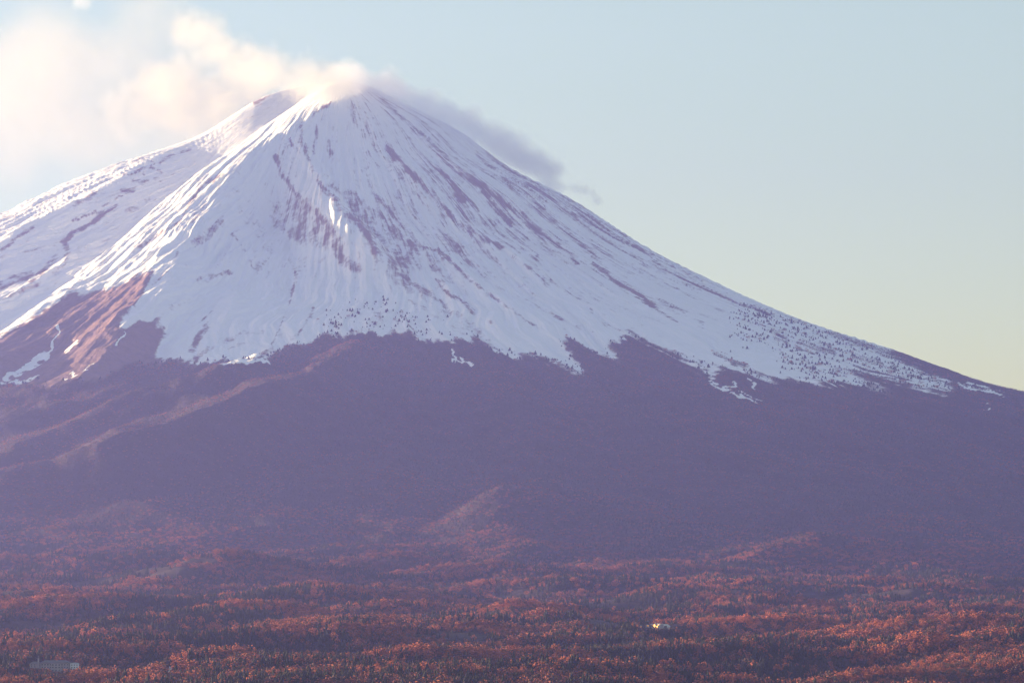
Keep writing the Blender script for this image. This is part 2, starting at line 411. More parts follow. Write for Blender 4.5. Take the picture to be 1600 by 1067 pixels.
for pts, wd, s in [([(515, 510), (550, 492), (600, 490), (630, 505)], 54, .36), ([(670, 500), (690, 485), (700, 505)], 16, .12), ([(1170, 505), (1260, 525), (1400, 575)], 74, .42),
                   ([(1240, 555), (1320, 575), (1460, 612)], 58, .5), ([(1360, 600), (1470, 618)], 22, .35), ([(960, 530), (1100, 575), (1200, 590)], 14, .25), ([(800, 545), (900, 575)], 10, .2),
                   ([(560, 515), (640, 518), (740, 528)], 10, .3), ([(1210, 490), (1300, 525), (1400, 560)], 16, .35)]:
    stroke(woods, pts, wd, s, 0.6)
stroke(woods, [(1128, 606), (1150, 609), (1196, 608)], 1.5, 0)
woods = woods * (1 - np.clip(snowp * 1.3, 0, 1))
below0 = below.copy()
below = below * (1 - np.clip(snowp * 1.2, 0, 1))
below_soft = blur(below0, 7) * (1 - np.clip(snowp * 1.3, 0, 1))

# ------------------------------------------------------------------ materials
def new_mat(name):
    m = bpy.data.materials.new(name)
    m.use_nodes = True
    n = m.node_tree.nodes
    return m, n, m.node_tree.links, n['Principled BSDF']

def plain(name, col, rough=0.7, metal=0.0, var=0.12, scale=0.6):
    m, n, l, p = new_mat(name)
    tc = n.new('ShaderNodeTexCoord'); nz = n.new('ShaderNodeTexNoise'); hs = n.new('ShaderNodeHueSaturation'); mr = n.new('ShaderNodeMapRange')
    nz.inputs['Scale'].default_value = scale
    l.new(tc.outputs['Object'], nz.inputs['Vector'])
    l.new(nz.outputs[0], mr.inputs[0])
    mr.inputs[3].default_value = 1 - var; mr.inputs[4].default_value = 1 + var
    hs.inputs['Color'].default_value = (*col, 1)
    l.new(mr.outputs[0], hs.inputs['Value'])
    l.new(hs.outputs[0], p.inputs['Base Color'])
    p.inputs['Roughness'].default_value = rough
    p.inputs['Metallic'].default_value = metal
    return m

def math_node(n, l, op, a, b=None, c=None, clamp=False):
    q = n.new('ShaderNodeMath'); q.operation = op; q.use_clamp = clamp
    for i, v_ in enumerate((a, b, c)):
        if v_ is None:
            continue
        if isinstance(v_, (int, float)):
            q.inputs[i].default_value = v_
        else:
            l.new(v_, q.inputs[i])
    return q.outputs[0]

def mix_col(n, l, f, a, b):
    q = n.new('ShaderNodeMix'); q.data_type = 'RGBA'
    for i, v_ in ((0, f), (6, a), (7, b)):
        if isinstance(v_, (int, float)):
            q.inputs[i].default_value = v_
        elif isinstance(v_, tuple):
            q.inputs[i].default_value = (*v_, 1)
        else:
            l.new(v_, q.inputs[i])
    return q.outputs[2]

def noise_node(n, l, vec, scale, detail=4, rough=0.55):
    q = n.new('ShaderNodeTexNoise')
    q.inputs['Scale'].default_value = scale
    q.inputs['Detail'].default_value = detail
    q.inputs['Roughness'].default_value = rough
    l.new(vec, q.inputs['Vector'])
    return q.outputs[0]

def land_material():
    m, n, l, p = new_mat('volcano_ground')
    geo = n.new('ShaderNodeNewGeometry')
    pos = geo.outputs['Position']
    def attr(nm):
        q = n.new('ShaderNodeAttribute'); q.attribute_name = nm
        return q.outputs['Fac']
    bare, floor_, streak = attr('bare'), attr('woodland'), attr('streak')
    n1 = noise_node(n, l, pos, 1 / 45.0, 5, 0.62)
    n2 = noise_node(n, l, pos, 1 / 240.0, 4)
    n3 = noise_node(n, l, pos, 1 / 38.0, 6, 0.72)
    # combed pattern running down the fall line: across in x, along in y
    av = n.new('ShaderNodeAttribute'); av.attribute_name = 'fall'
    fall = av.outputs['Vector']
    def comb(ax, ay, det, rgh):
        mp = n.new('ShaderNodeMapping'); mp.inputs['Scale'].default_value = (ax, ay, 1)
        l.new(fall, mp.inputs['Vector'])
        return noise_node(n, l, mp.outputs[0], 1.0, det, rgh)
    c1 = comb(1 / 26.0, 1 / 330.0, 4, 0.6)
    c2 = comb(1 / 90.0, 1 / 900.0, 3, 0.55)
    c3 = comb(1 / 14.0, 1 / 160.0, 3, 0.6)
    # bare ground shows where the charted cover and the wind and slide patterns agree
    t = math_node(n, l, 'ADD', bare, math_node(n, l, 'MULTIPLY', math_node(n, l, 'SUBTRACT', n3, 0.5), 1.35))
    t = math_node(n, l, 'ADD', t, math_node(n, l, 'MULTIPLY', math_node(n, l, 'SUBTRACT', math_node(n, l, 'MULTIPLY_ADD', c3, 0.5, math_node(n, l, 'MULTIPLY', c1, 0.5)), 0.5), math_node(n, l, 'MULTIPLY', streak, 3.4)))
    t = math_node(n, l, 'ADD', t, math_node(n, l, 'MULTIPLY', math_node(n, l, 'SUBTRACT', c2, 0.5), math_node(n, l, 'MULTIPLY', streak, 1.0)))
    mr = n.new('ShaderNodeMapRange'); mr.interpolation_type = 'SMOOTHSTEP'
    mr.inputs[1].default_value = 0.32; mr.inputs[2].default_value = 0.92
    l.new(t, mr.inputs[0])
    cover = mr.outputs[0]
    snow = mix_col(n, l, n2, (0.955, 0.945, 0.89), (0.97, 0.96, 0.91))
    rockc = mix_col(n, l, n3, (0.09, 0.060, 0.060), (0.34, 0.20, 0.17))
    duff = mix_col(n, l, n1, (0.026, 0.018, 0.017), (0.070, 0.038, 0.030))
    ground = mix_col(n, l, floor_, rockc, duff)
    col = mix_col(n, l, cover, snow, ground)
    l.new(col, p.inputs['Base Color'])
    p.inputs['Roughness'].default_value = 0.8
    p.inputs['Specular IOR Level'].default_value = 0.2
    bp = n.new('ShaderNodeBump'); bp.inputs['Strength'].default_value = 0.8; bp.inputs['Distance'].default_value = 22.0
    l.new(math_node(n, l, 'ADD', math_node(n, l, 'ADD', math_node(n, l, 'MULTIPLY', n3, 0.8), c1), math_node(n, l, 'MULTIPLY', c3, 0.5)), bp.inputs['Height'])
    l.new(bp.outputs[0], p.inputs['Normal'])
    return m

# ------------------------------------------------------------------ the land as one sheet
def build_land():
    tin = np.linspace(-0.186, 0.186, 1040)
    tout = np.array([0.190, 0.197, 0.207, 0.222, 0.245, 0.28, 0.32])
    t = np.concatenate([-tout[::-1], tin, tout])
    d = np.concatenate([[150, 600, 1200, 1900, 2600, 3100, 3500], np.arange(3800, 10000, 24.0), np.arange(10000, 17400, 12.5), np.arange(17400, 18400, 40), [18600, 19000, 19600, 20400, 21500]])
    T, D = np.meshgrid(t, d)
    X = T * D; Y = D
    Z = land(X, Y)
    nr, nc = X.shape
    co = np.stack([X, Y, Z], -1).reshape(-1, 3).astype(np.float32)
    i = np.arange(nr * nc).reshape(nr, nc)
    q = np.stack([i[:-1, :-1], i[:-1, 1:], i[1:, 1:], i[1:, :-1]], -1).reshape(-1, 4)
    me = bpy.data.meshes.new('mountain')
    me.vertices.add(len(co)); me.vertices.foreach_set('co', co.ravel())
    me.loops.add(q.size); me.loops.foreach_set('vertex_index', q.ravel().astype(np.int32))
    me.polygons.add(len(q))
    me.polygons.foreach_set('loop_start', np.arange(0, q.size, 4, dtype=np.int32))
    me.polygons.foreach_set('use_smooth', np.ones(len(q), bool))
    me.update(calc_edges=True)
    x = co[:, 0].astype(float); y = co[:, 1].astype(float); z = co[:, 2].astype(float)
    u, v = project(x, y, z)
    r, th = polar(x, y)
    wx = fbm(x / 55, y / 90, 3, 201) * 7; wy = fbm(x / 55, y / 90, 3, 207) * 7
    a = np.radians(th) + fbm(x / 900, y / 900, 3, 31) * 0.05
    wy = wy + fingers(x, y)
    fade = np.where(v < 980, 1.0, 0.0)
    bl = sample(below_soft, u + wx, v + wy) * fade + (1 - fade)
    rk = sample(rock, u + wx * 0.6, v + wy * 0.6) * fade
    rk = rk * np.clip(0.88 + 1.2 * fbm(x / 90 + 9, y / 150, 4, 411, 0.6), 0.3, 1.2)
    back = sstep(17000, 17300, y)
    rk = rk * (1 - back) + 0.3 * back
    stf = sstep(-5, 25, th)                         # combed rock and snow on the right-hand flank
    upper = sstep(3500, 1500, r)
    streak = (0.62 + 0.38 * stf) * (0.45 + 0.55 * upper)
    bare_and_shading = 0.05 + (0.18 * stf * upper + 0.17 * upper) * np.clip(0.8 + 1.5 * fbm(a * 13, r / 1700, 3, 401), 0.1, 1.7)  # thin bare streaks; the broad bands paint soft gully shading into the cover
    bare = np.clip(rk * 0.80 + bare_and_shading, 0, 1) * (1 - bl) + bl * 1.45
    wd = sample(woods, u + wx, v + wy) * fade + (1 - fade)
    bare = np.maximum(bare, 0.62 * sstep(0.35, 1.0, wd))
    for nm, arr in (('bare', bare), ('streak', np.where(bl > 0.5, 0.2, streak)), ('woodland', wd)):
        at = me.attributes.new(nm, 'FLOAT', 'POINT')
        at.data.foreach_set('value', arr.astype(np.float32))
    at = me.attributes.new('fall', 'FLOAT_VECTOR', 'POINT')
    at.data.foreach_set('vector', np.stack([a * 1900.0, r, 0 * r], 1).astype(np.float32).ravel())
    me.materials.append(land_material())
    o = bpy.data.objects.new('mountain', me)
    COL.objects.link(o)
    tag(o, 'snow-capped volcano with bare rock streaks above wooded lower slopes and plain', 'mountain', None, 'structure')
    return o
mountain = build_land()

# ------------------------------------------------------------------ buildings on the plain
M_WALL = plain('pale_render', (0.27, 0.245, 0.25), 0.8)
M_ROOF = plain('slate_roof', (0.10, 0.095, 0.10), 0.7)
M_WIN = plain('dark_window', (0.035, 0.04, 0.05), 0.25, 0, 0.1)
M_TRIM = plain('window_trim', (0.45, 0.42, 0.40), 0.7)
M_CANOPY = plain('white_sheet_metal', (0.58, 0.60, 0.64), 0.45)
M_GLINT = plain('gold_glint_glazing', (0.50, 0.25, 0.06), 0.44, 1.0, 0.05)  # gold of the sun's flash is put into the base colour
M_STEEL = plain('grey_steel', (0.35, 0.35, 0.36), 0.5, 0.6)

def ground(x, y):
    return float(land(np.array([float(x)]), np.array([float(y)]))[0])

def spot(u, v, d0, d1, tallest=0):
    """the place on the plain under photo pixel (u, v)"""
    d = np.arange(3900.0, d1, 4.0); x = (u - UC) / FPX * d
    z = land(x, d)
    vv = VH - FPX * (z - ZC) / d
    seen = vv <= np.minimum.accumulate(vv) + 0.3
    i = int(np.argmin(np.where(seen, np.abs(vv - v), 1e6)))
    return x[i], d[i], z[i]

def box(name, x0, x1, y0, y1, z0, z1, mat, parent):
    v_ = [(x, y, z) for z in (z0, z1) for (x, y) in ((x0, y0), (x1, y0), (x1, y1), (x0, y1))]
    f_ = [(3, 2, 1, 0), (4, 5, 6, 7), (0, 1, 5, 4), (1, 2, 6, 5), (2, 3, 7, 6), (3, 0, 4, 7)]
    return mesh_obj(name, v_, f_, mat, parent)

def hip_roof(name, x0, x1, y0, y1, z0, h, over, mat, parent):
    x0 -= over; x1 += over; y0 -= over; y1 += over; ym = (y0 + y1) / 2; k = (y1 - y0) / 2 * 0.8
    v_ = [(x0, y0, z0), (x1, y0, z0), (x1, y1, z0), (x0, y1, z0), (x0, y0, z0 + .4), (x1, y0, z0 + .4), (x1, y1, z0 + .4), (x0, y1, z0 + .4), (x0 + k, ym, z0 + h), (x1 - k, ym, z0 + h)]
    f_ = [(3, 2, 1, 0), (0, 1, 5, 4), (1, 2, 6, 5), (2, 3, 7, 6), (3, 0, 4, 7), (4, 5, 9, 8), (5, 6, 9), (6, 7, 8, 9), (7, 4, 8)]
    return mesh_obj(name, v_, f_, mat, parent)

def windows(xs, zs, y, wd, ht, parent):
    for z in zs:
        for x in xs:
            f = box('window', x - wd / 2 - .12, x + wd / 2 + .12, y - .10, y + .02, z - .12, z + ht + .12, M_TRIM, parent)
            box('pane', x - wd / 2, x + wd / 2, y - .13, y - .08, z, z + ht, M_WIN, f)

hx_, hy_, hz_ = spot(86, 1048, 4150, 5000)
hz_ -= 0.5
hotel = empty('hotel', (hx_, hy_, hz_))
tag(hotel, 'long pale multi-storey building with dark roof and thin tower among trees at lower left', 'building')
mp_ = hy_ / FPX
def HX(u):
    return (u - 86) * mp_
box('wall', HX(63), HX(108), 0, 13, 0, 10.8, M_WALL, hotel)
hip_roof('roof', HX(63), HX(108), 0, 13, 10.8, 3.6, .9, M_ROOF, hotel)
windows([HX(66 + 4.4 * i) for i in range(10)], (1.4, 4.8, 8.1), 0, 1.7, 1.5, hotel)
box('projecting_bay', HX(80), HX(96), -2.4, -.003, 0, 10.2, M_WALL, hotel)
windows([HX(83 + 5 * i) for i in range(3)], (1.2, 4.6, 7.8), -2.4, 2.0, 1.5, hotel)
box('wing', HX(46), HX(62.4), 2, 12, 4.4, 10.2, M_WALL, hotel); box('wing_base', HX(46), HX(62.4), 2.01, 11.9, -1, 4.39, M_WALL, hotel)
hip_roof('wing_roof', HX(46), HX(62.4), 2, 12, 10.2, 2.6, .6, M_ROOF, hotel)
windows([HX(49 + 5 * i) for i in range(3)], (5.6, 8.0), 2, 1.6, 1.2, hotel)
box('wing', HX(109), HX(122), 1.5, 11, 0, 10.3, M_CANOPY, hotel)
hip_roof('wing_roof', HX(109), HX(122), 1.5, 11, 10.3, 1.2, .4, M_STEEL, hotel)
windows([HX(112 + 4 * i) for i in range(3)], (5.0, 7.8), 1.5, 1.6, 1.2, hotel)
tw = box('tower', HX(59), HX(61.4), -1.9, -.1, 0, 17.0, M_WALL, hotel)
box('tower_cap', HX(58.7), HX(61.7), -2.1, .1, 17.0, 17.6, M_ROOF, tw)
box('mast', HX(60), HX(60.3), -1.1, -.9, 17.6, 20.2, M_STEEL, tw)
to_cam = Vector((-hx_, -hy_, ZC - hz_)).normalized()

def reflector(name, c, wd, ht, origin, parent, mat=None):
    """a pane turned so that the low sun flashes off it towards the camera"""
    o_ = Vector(origin) + Vector(c)
    nrm = (sdir + (Vector((0, 0, ZC)) - o_).normalized()).normalized()
    side = Vector((0, 0, 1)).cross(nrm).normalized(); upv = nrm.cross(side)
    c = Vector(c); v_ = []
    for k_ in (0, -0.12):
        for a_, b_ in ((-1, -1), (1, -1), (1, 1), (-1, 1)):
            v_.append(tuple(c + side * a_ * wd / 2 + upv * b_ * ht / 2 + nrm * k_))
    return mesh_obj(name, v_, [(0, 1, 2, 3), (7, 6, 5, 4), (0, 4, 5, 1), (1, 5, 6, 2), (2, 6, 7, 3), (3, 7, 4, 0)], mat or M_GLINT, parent)
reflector('glint_pane', (HX(45.6), 1.2, 8.6), 1.3, 1.2, hotel.location, hotel)  # pane added only for its sun glint at the wing's corner

gx_, gy_, gz_ = spot(1024, 982, 5400, 6700)
m2_ = gy_ / FPX
hall = empty('glazed_hall', (gx_, gy_, gz_))
tag(hall, 'low hall with glazing flashing gold in the sun and white vaulted end', 'building')
hdir = (sdir + (Vector((0, 0, ZC)) - Vector((gx_, gy_, gz_))).normalized()); hang = math.atan2(hdir.y, hdir.x)
fx, fy = math.cos(hang + math.pi / 2), math.sin(hang + math.pi / 2)       # along the glazed front
def hp(a, b, z):
    """a along the front, b out from it"""
    return (fx * a + math.cos(hang) * b, fy * a + math.sin(hang) * b, z)
def hbox(name, a0, a1, b0, b1, z0, z1, mat, parent):
    v_ = [hp(a, b, z) for z in (z0, z1) for (a, b) in ((a0, b0), (a1, b0), (a1, b1), (a0, b1))]
    return mesh_obj(name, v_, [(3, 2, 1, 0), (4, 5, 6, 7), (0, 1, 5, 4), (1, 2, 6, 5), (2, 3, 7, 6), (3, 0, 4, 7)], mat, parent)
hbox('wall', -12, 12, -9, -.35, -1, 7.2, M_WALL, hall)
hbox('roof', -12.5, 12.5, -9.4, .3, 7.2, 7.7, M_CANOPY, hall)
for i in range(8):
    for j in range(2):
        if (i, j) in ((0, 0), (6, 0), (7, 0), (1, 0), (0, 1), (2, 1), (5, 1), (7, 1), (2, 0)):
            hbox('panel', -11.4 + 2.95 * i - 1.3, -11.4 + 2.95 * i + 1.3, -.34, -.1, .4 + 3.3 * j, 3.3 + 3.3 * j, M_WALL, hall)
        else:
            reflector('pane', hp(-11.4 + 2.95 * i + .3, 0, 1.9 + 3.4 * j), 2.6, 2.9, hall.location, hall)
hbox('roof_vent', -5, -3.6, -4, -2.8, 7.7, 9.6, M_STEEL, hall); hbox('roof_vent', 1, 2.2, -4, -2.8, 7.7, 9.2, M_STEEL, hall)
hbox('mast', -6.1, -5.9, -5, -4.8, 7.7, 14.0, M_STEEL, hall)
# white barrel vault on the right
vv_, vf_ = [], []
nseg = 12
for i in range(nseg + 1):
    t_ = math.pi * i / nseg
    for y_ in (-5, 8):
        vv_.append((9.5 + 7.2 - 7.2 * math.cos(t_), y_, 2.4 + 5.4 * math.sin(t_)))
for i in range(nseg):
    vf_.append((2 * i, 2 * i + 1, 2 * i + 3, 2 * i + 2))
vf_.append(tuple(range(0, 2 * nseg + 2, 2)))
mesh_obj('vaulted_roof', vv_, vf_, M_CANOPY, hall)
box('vault_wall', 9.6, 23.8, -4.9, 7.9, -1, 2.41, M_WALL, hall)
box('gate', 14, 18.5, -5.12, -4.95, 0, 4.6, M_WIN, hall)

def shed(u, v, wd, ht, lab):
    x, y, z = spot(u, v, 5400, 6700)
    t = empty('shed', (x, y, z))
    tag(t, lab, 'shed', 'sheds beside the glazed hall')
    box('wall', -wd / 2, wd / 2, .4, wd * .8, -1, ht, M_WALL, t)
    hip_roof('roof', -wd / 2, wd / 2, .4, wd * .8, ht, ht * .35, .3, M_ROOF, t)
    reflector('pane', (-wd * .1, -.6, ht * .55), wd * .8, ht * .6, t.location, t)
    return (x, y)
s1 = shed(1001.5, 979.5, 3.4, 3.4, 'tiny shed flashing a single gold point, left of the glazed hall')
s2 = shed(1012, 979.5, 6.5, 3.6, 'small shed with gold flash between the hall and the tiny shed')
sx, sy, sz = spot(265, 1049, 4150, 5200)
cot = empty('cottage', (sx, sy, sz)); tag(cot, 'tiny pale cottage alone in the dark woods right of the long building', 'house')
box('wall', -3.2, 3.2, 0, 6, -1, 4.2, M_CANOPY, cot); hip_roof('roof', -3.2, 3.2, 0, 6, 4.2, 2.2, .5, M_STEEL, cot)
windows([-1.6, 1.6], (1.4,), 0, 1.2, 1.2, cot)
BUILD_SPOTS = [(hx_, hy_, 36, 40, 78, 1042), (hx_, hy_, 30, 78, 98, 1047), (hx_, hy_, 36, 98, 126, 1042), (gx_, gy_, 32, 1004, 1046, 980), (s1[0], s1[1], 8, 997, 1006, 979), (s2[0], s2[1], 8, 1006, 1016, 979), (sx, sy, 9, 260, 270, 1048)]

# ------------------------------------------------------------------ trees
def tree_material(name, c0, c1):
    m, n, l, p = new_mat(name)
    oi = n.new('ShaderNodeObjectInfo')
    geo = n.new('ShaderNodeNewGeometry')
    nz = noise_node(n, l, geo.outputs['Position'], 1 / 170.0, 3)
    f = math_node(n, l, 'MULTIPLY_ADD', oi.outputs['Random'], 0.24, math_node(n, l, 'MULTIPLY', nz, 0.95), clamp=True)
    nz2 = noise_node(n, l, geo.outputs['Position'], 1 / 620.0, 3)
    f = math_node(n, l, 'MULTIPLY_ADD', math_node(n, l, 'SUBTRACT', nz2, 0.5), 1.1, f, clamp=True)
    nf = noise_node(n, l, geo.outputs['Position'], 1 / 2.2, 3)
    col = mix_col(n, l, f, c0, c1)
    hs = n.new('ShaderNodeHueSaturation')
    l.new(col, hs.inputs['Color'])
    l.new(math_node(n, l, 'MULTIPLY_ADD', nf, 0.9, 0.55), hs.inputs['Value'])
    l.new(hs.outputs[0], p.inputs['Base Color'])
    p.inputs['Roughness'].default_value = 0.85
    p.inputs['Specular IOR Level'].default_value = 0.15
    return m

M_RUST = tree_material('rust_leaves', (0.066, 0.033, 0.030), (0.48, 0.135, 0.062))
M_DARK = tree_material('evergreen_needles', (0.016, 0.020, 0.017), (0.040, 0.040, 0.026))
M_TWIG = tree_material('bare_twigs', (0.060, 0.040, 0.036), (0.13, 0.072, 0.058))
M_BARK = plain('bark', (0.10, 0.075, 0.06), 0.9)

def lump(vs, fs, c, r, rg):
    """an irregular leaf clump of eight faces"""
    k = len(vs)
    q = rg.normal(size=(6, 3)) * 0.22
    d = np.array([(1, 0, 0), (-1, 0, 0), (0, 1, 0), (0, -1, 0), (0, 0, 1), (0, 0, -1)], float) + q
    ax = rg.normal(size=(3, 3)); ax, _ = np.linalg.qr(ax)
    for p in (d @ ax) * r * np.array([1, 1, 0.75]) + c:
        vs.append(tuple(p))
    fs += [(k, k + 2, k + 4), (k + 2, k + 1, k + 4), (k + 1, k + 3, k + 4), (k + 3, k, k + 4), (k + 2, k, k + 5), (k + 1, k + 2, k + 5), (k + 3, k + 1, k + 5), (k, k + 3, k + 5)]

def crown_round(seed, n=46, w=0.36, low=0.22):
    rg = np.random.default_rng(seed); vs = []; fs = []
    for i in range(n):
        d = rg.normal(size=3); d /= np.linalg.norm(d)
        rr = rg.uniform(0.35, 1.0) ** 0.5
        lob = 1 + 0.22 * math.sin(3 * math.atan2(d[1], d[0]) + seed)
        c = np.array([d[0] * w * rr * lob, d[1] * w * rr * lob, (1 + low) / 2 - 0.03 + d[2] * (1 - low) / 2 * rr * 0.92])
        lump(vs, fs, c, rg.uniform(0.045, 0.095), rg)
    return vs, fs

def crown_cone(seed, tiers=7, w=0.20):
    rg = np.random.default_rng(seed); vs = []; fs = []
    for t in range(tiers):
        z0 = 0.12 + 0.80 * t / tiers; z1 = min(1.0, z0 + 0.30)
        rad = w * (1 - t / tiers) ** 0.85 + 0.02
        k = len(vs); m = 10
        a0 = rg.uniform(0, 6.28)
        for i in range(m):
            a = a0 + 2 * math.pi * i / m
            q = rad * (1.0 if i % 2 == 0 else 0.55) * rg.uniform(0.8, 1.2)
            vs.append((q * math.cos(a), q * math.sin(a), z0 - (0.035 if i % 2 == 0 else 0) + rg.uniform(-.015, .015)))
        vs.append((rg.uniform(-.01, .01), rg.uniform(-.01, .01), z1))
        vs.append((0, 0, z0 + 0.03))
        for i in range(m):
            j = (i + 1) % m
            fs.append((k + i, k + j, k + m)); fs.append((k + j, k + i, k + m + 1))
    return vs, fs

def trunk(seed, h=0.55, r=0.022):
    rg = np.random.default_rng(seed); vs = []; fs = []
    def limb(p0, p1, r0, r1):
        p0 = Vector(p0); p1 = Vector(p1); ax = (p1 - p0).normalized()
        s_ = ax.orthogonal().normalized(); t_ = ax.cross(s_); k = len(vs)
        for (p, r) in ((p0, r0), (p1, r1)):
            for i in range(6):
                a = i * math.pi / 3
                vs.append(tuple(p + (s_ * math.cos(a) + t_ * math.sin(a)) * r))
        for i in range(6):
            j = (i + 1) % 6
            fs.append((k + i, k + j, k + 6 + j, k + 6 + i))
    limb((0, 0, -0.06), (0, 0, h), r, r * 0.55)
    for i in range(5):
        a = rg.uniform(0, 6.28); z = rg.uniform(0.25, h)
        limb((0, 0, z), (0.24 * math.cos(a), 0.24 * math.sin(a), z + 0.2), r * 0.5, r * 0.15)
    return vs, fs

TREE_KINDS = []      # (crown mesh, trunk mesh, name)
def make_kind(name, crown, tr, mat):
    me = bpy.data.meshes.new('crown'); me.from_pydata(crown[0], [], crown[1]); me.materials.append(mat)
    mt = bpy.data.meshes.new('trunk'); mt.from_pydata(tr[0], [], tr[1]); mt.materials.append(M_BARK)
    TREE_KINDS.append((me, mt, name))
for k in range(3):
    make_kind('rust_tree', crown_round(100 + k), trunk(k), M_RUST)
for k in range(2):
    make_kind('bare_tree', crown_round(200 + k, 34, 0.30, 0.30), trunk(10 + k), M_TWIG)
for k in range(2):
    make_kind('conifer', crown_cone(300 + k), trunk(20 + k, 0.9, 0.02), M_DARK)

# one grown tree stands for each spot of a jittered grid; kept where the chart says woods
pts = []
for d0, d1, sp in ((3480, 5200, 8.5), (5200, 7000, 10.0), (7000, 9200, 12.0), (9200, 11200, 14.0), (11200, 15800, 15.0)):
    yy = np.arange(d0, d1, sp)
    for y in yy:
        n_ = int((0.43 if y < 7000 else 0.38) * y / sp)
        x = (np.arange(n_) - n_ / 2) * sp + RNG.uniform(-0.45, 0.45, n_) * sp
        pts.append(np.stack([x, y + RNG.uniform(-0.45, 0.45, n_) * sp, np.full(n_, sp)], 1))
pts = np.concatenate(pts)
tx, ty, tsp = pts.T
tz = land(tx, ty)
tu, tv = project(tx, ty, tz)
twx = fbm(tx / 55, ty / 90, 3, 201) * 7; twy = fbm(tx / 55, ty / 90, 3, 207) * 7 + fingers(tx, ty)
dens = np.where(tv < 980, sample(woods, tu + twx, tv + twy), 1.0)
clear = fbm(tx / 340 + 3, ty / 300, 4, 311)                # clearings and fields on the plain
dens = np.where(dens < 0.85, dens * np.clip(0.5 + 2.2 * fbm(tx / 70, ty / 90, 3, 351), 0.05, 1.9), dens)
dens = dens * np.where((ty < 9000) & (ty > 4500), 1 - 0.92 * sstep(0.20, 0.30, clear), 1.0)
keep = RNG.uniform(size=len(tx)) < dens * 0.93
tx, ty, tz, tu, tv, tsp, dens = (q[keep] for q in (tx, ty, tz, tu, tv, tsp, dens))
ev = fbm(tx / 420 + 7, ty / 210 + 2, 3, 321) + 0.35 * fbm(tx / 60, ty / 60, 2, 325)
rnd = RNG.uniform(size=len(tx))
evm = fbm(tx / 330, ty / 420, 4, 331)
p_dark = np.where(ty > 9600, np.clip(0.35 + 1.6 * evm, 0.06, 0.9), np.clip(0.40 + 1.9 * ev, 0.03, 0.95))
p_dark = np.where((dens < 0.5) & (ty > 11000), 0.95, p_dark)
p_bare = 0.32
kind = np.where(rnd < p_dark, 5 + RNG.integers(0, 2, len(tx)), np.where(rnd < p_dark + (1 - p_dark) * p_bare, 3 + RNG.integers(0, 2, len(tx)), RNG.integers(0, 3, len(tx))))
stand = fbm(tx / 190, ty / 110, 3, 341)
th_ = RNG.uniform(0.7, 1.3, len(tx)) * np.where(ty < 9500, 12.5 * (0.62 + 0.62 * sstep(-0.3, 0.3, stand)), np.where(dens < 0.75, 8.0, np.clip(10.0 - (ty - 9500) / 350.0, 4.6, 10))) * np.where(kind >= 5, 1.1, 1.0)
th_ = np.where((dens < 0.75) & (ty > 10500), th_ * RNG.uniform(0.45, 1.6, len(tx)), th_)
trot = RNG.uniform(0, 6.28, len(tx))
twd = RNG.uniform(0.95, 1.4, len(tx)) * np.clip(tsp / 10.0, 1.0, 1.35) * np.where(ty > 9500, 1.25, 1.0)

TREE_LABEL = {'rust_tree': ('rust-orange leafy tree in the front rows of the forest', 'tree'),
              'bare_tree': ('leafless brown tree in the front rows of the forest', 'tree'),
              'conifer': ('dark green conifer in the front rows of the forest', 'conifer')}
TREE_GROUP = {'rust_tree': 'rust trees in the front rows', 'bare_tree': 'leafless trees in the front rows', 'conifer': 'conifers in the front rows'}
def plant(k, loc, h, wdt, rz, label, cat, group=None):
    crown, trk, nm = TREE_KINDS[k]
    t = empty(nm, loc, rz)
    t.scale = (h * wdt, h * wdt, h)
    for part, me in (('crown', crown), ('trunk', trk)):
        o = bpy.data.objects.new(part, me); COL.objects.link(o); o.parent = t
    return tag(t, label, cat, group)

# nothing grows through the buildings, and the trees before them stay low enough to leave them in view
top_ok = np.ones(len(tx), bool)
for (bx, by, br, u0, u1, vlim) in BUILD_SPOTS:
    inside = (np.abs(tx - bx) < br) & (ty > by - 6) & (ty < by + 22)
    top_ok &= ~inside
    fr = (tu > u0) & (tu < u1) & (ty <= by - 6)
    room = (ZC - (vlim - VH) / FPX * ty) - tz
    th_ = np.where(fr & (th_ > room), room * RNG.uniform(0.8, 1.0, len(tx)), th_)
    top_ok &= ~(fr & (th_ < 3.0))
tx, ty, tz, tu, tv, tsp, kind, th_, trot, twd = (q[top_ok] for q in (tx, ty, tz, tu, tv, tsp, kind, th_, trot, twd))

ok = (tv - FPX * th_ * 0.6 / ty < 1064) & (np.abs(tu - 800) < 797)
order = np.nonzero(ok)[0]
order = order[np.argsort(ty[order])][:300]
single = np.zeros(len(tx), bool); single[order] = True
for i in order:
    nm = TREE_KINDS[kind[i]][2]
    plant(int(kind[i]), (tx[i], ty[i], tz[i]), float(th_[i]), float(twd[i]), float(trot[i]), *TREE_LABEL[nm], TREE_GROUP[nm])

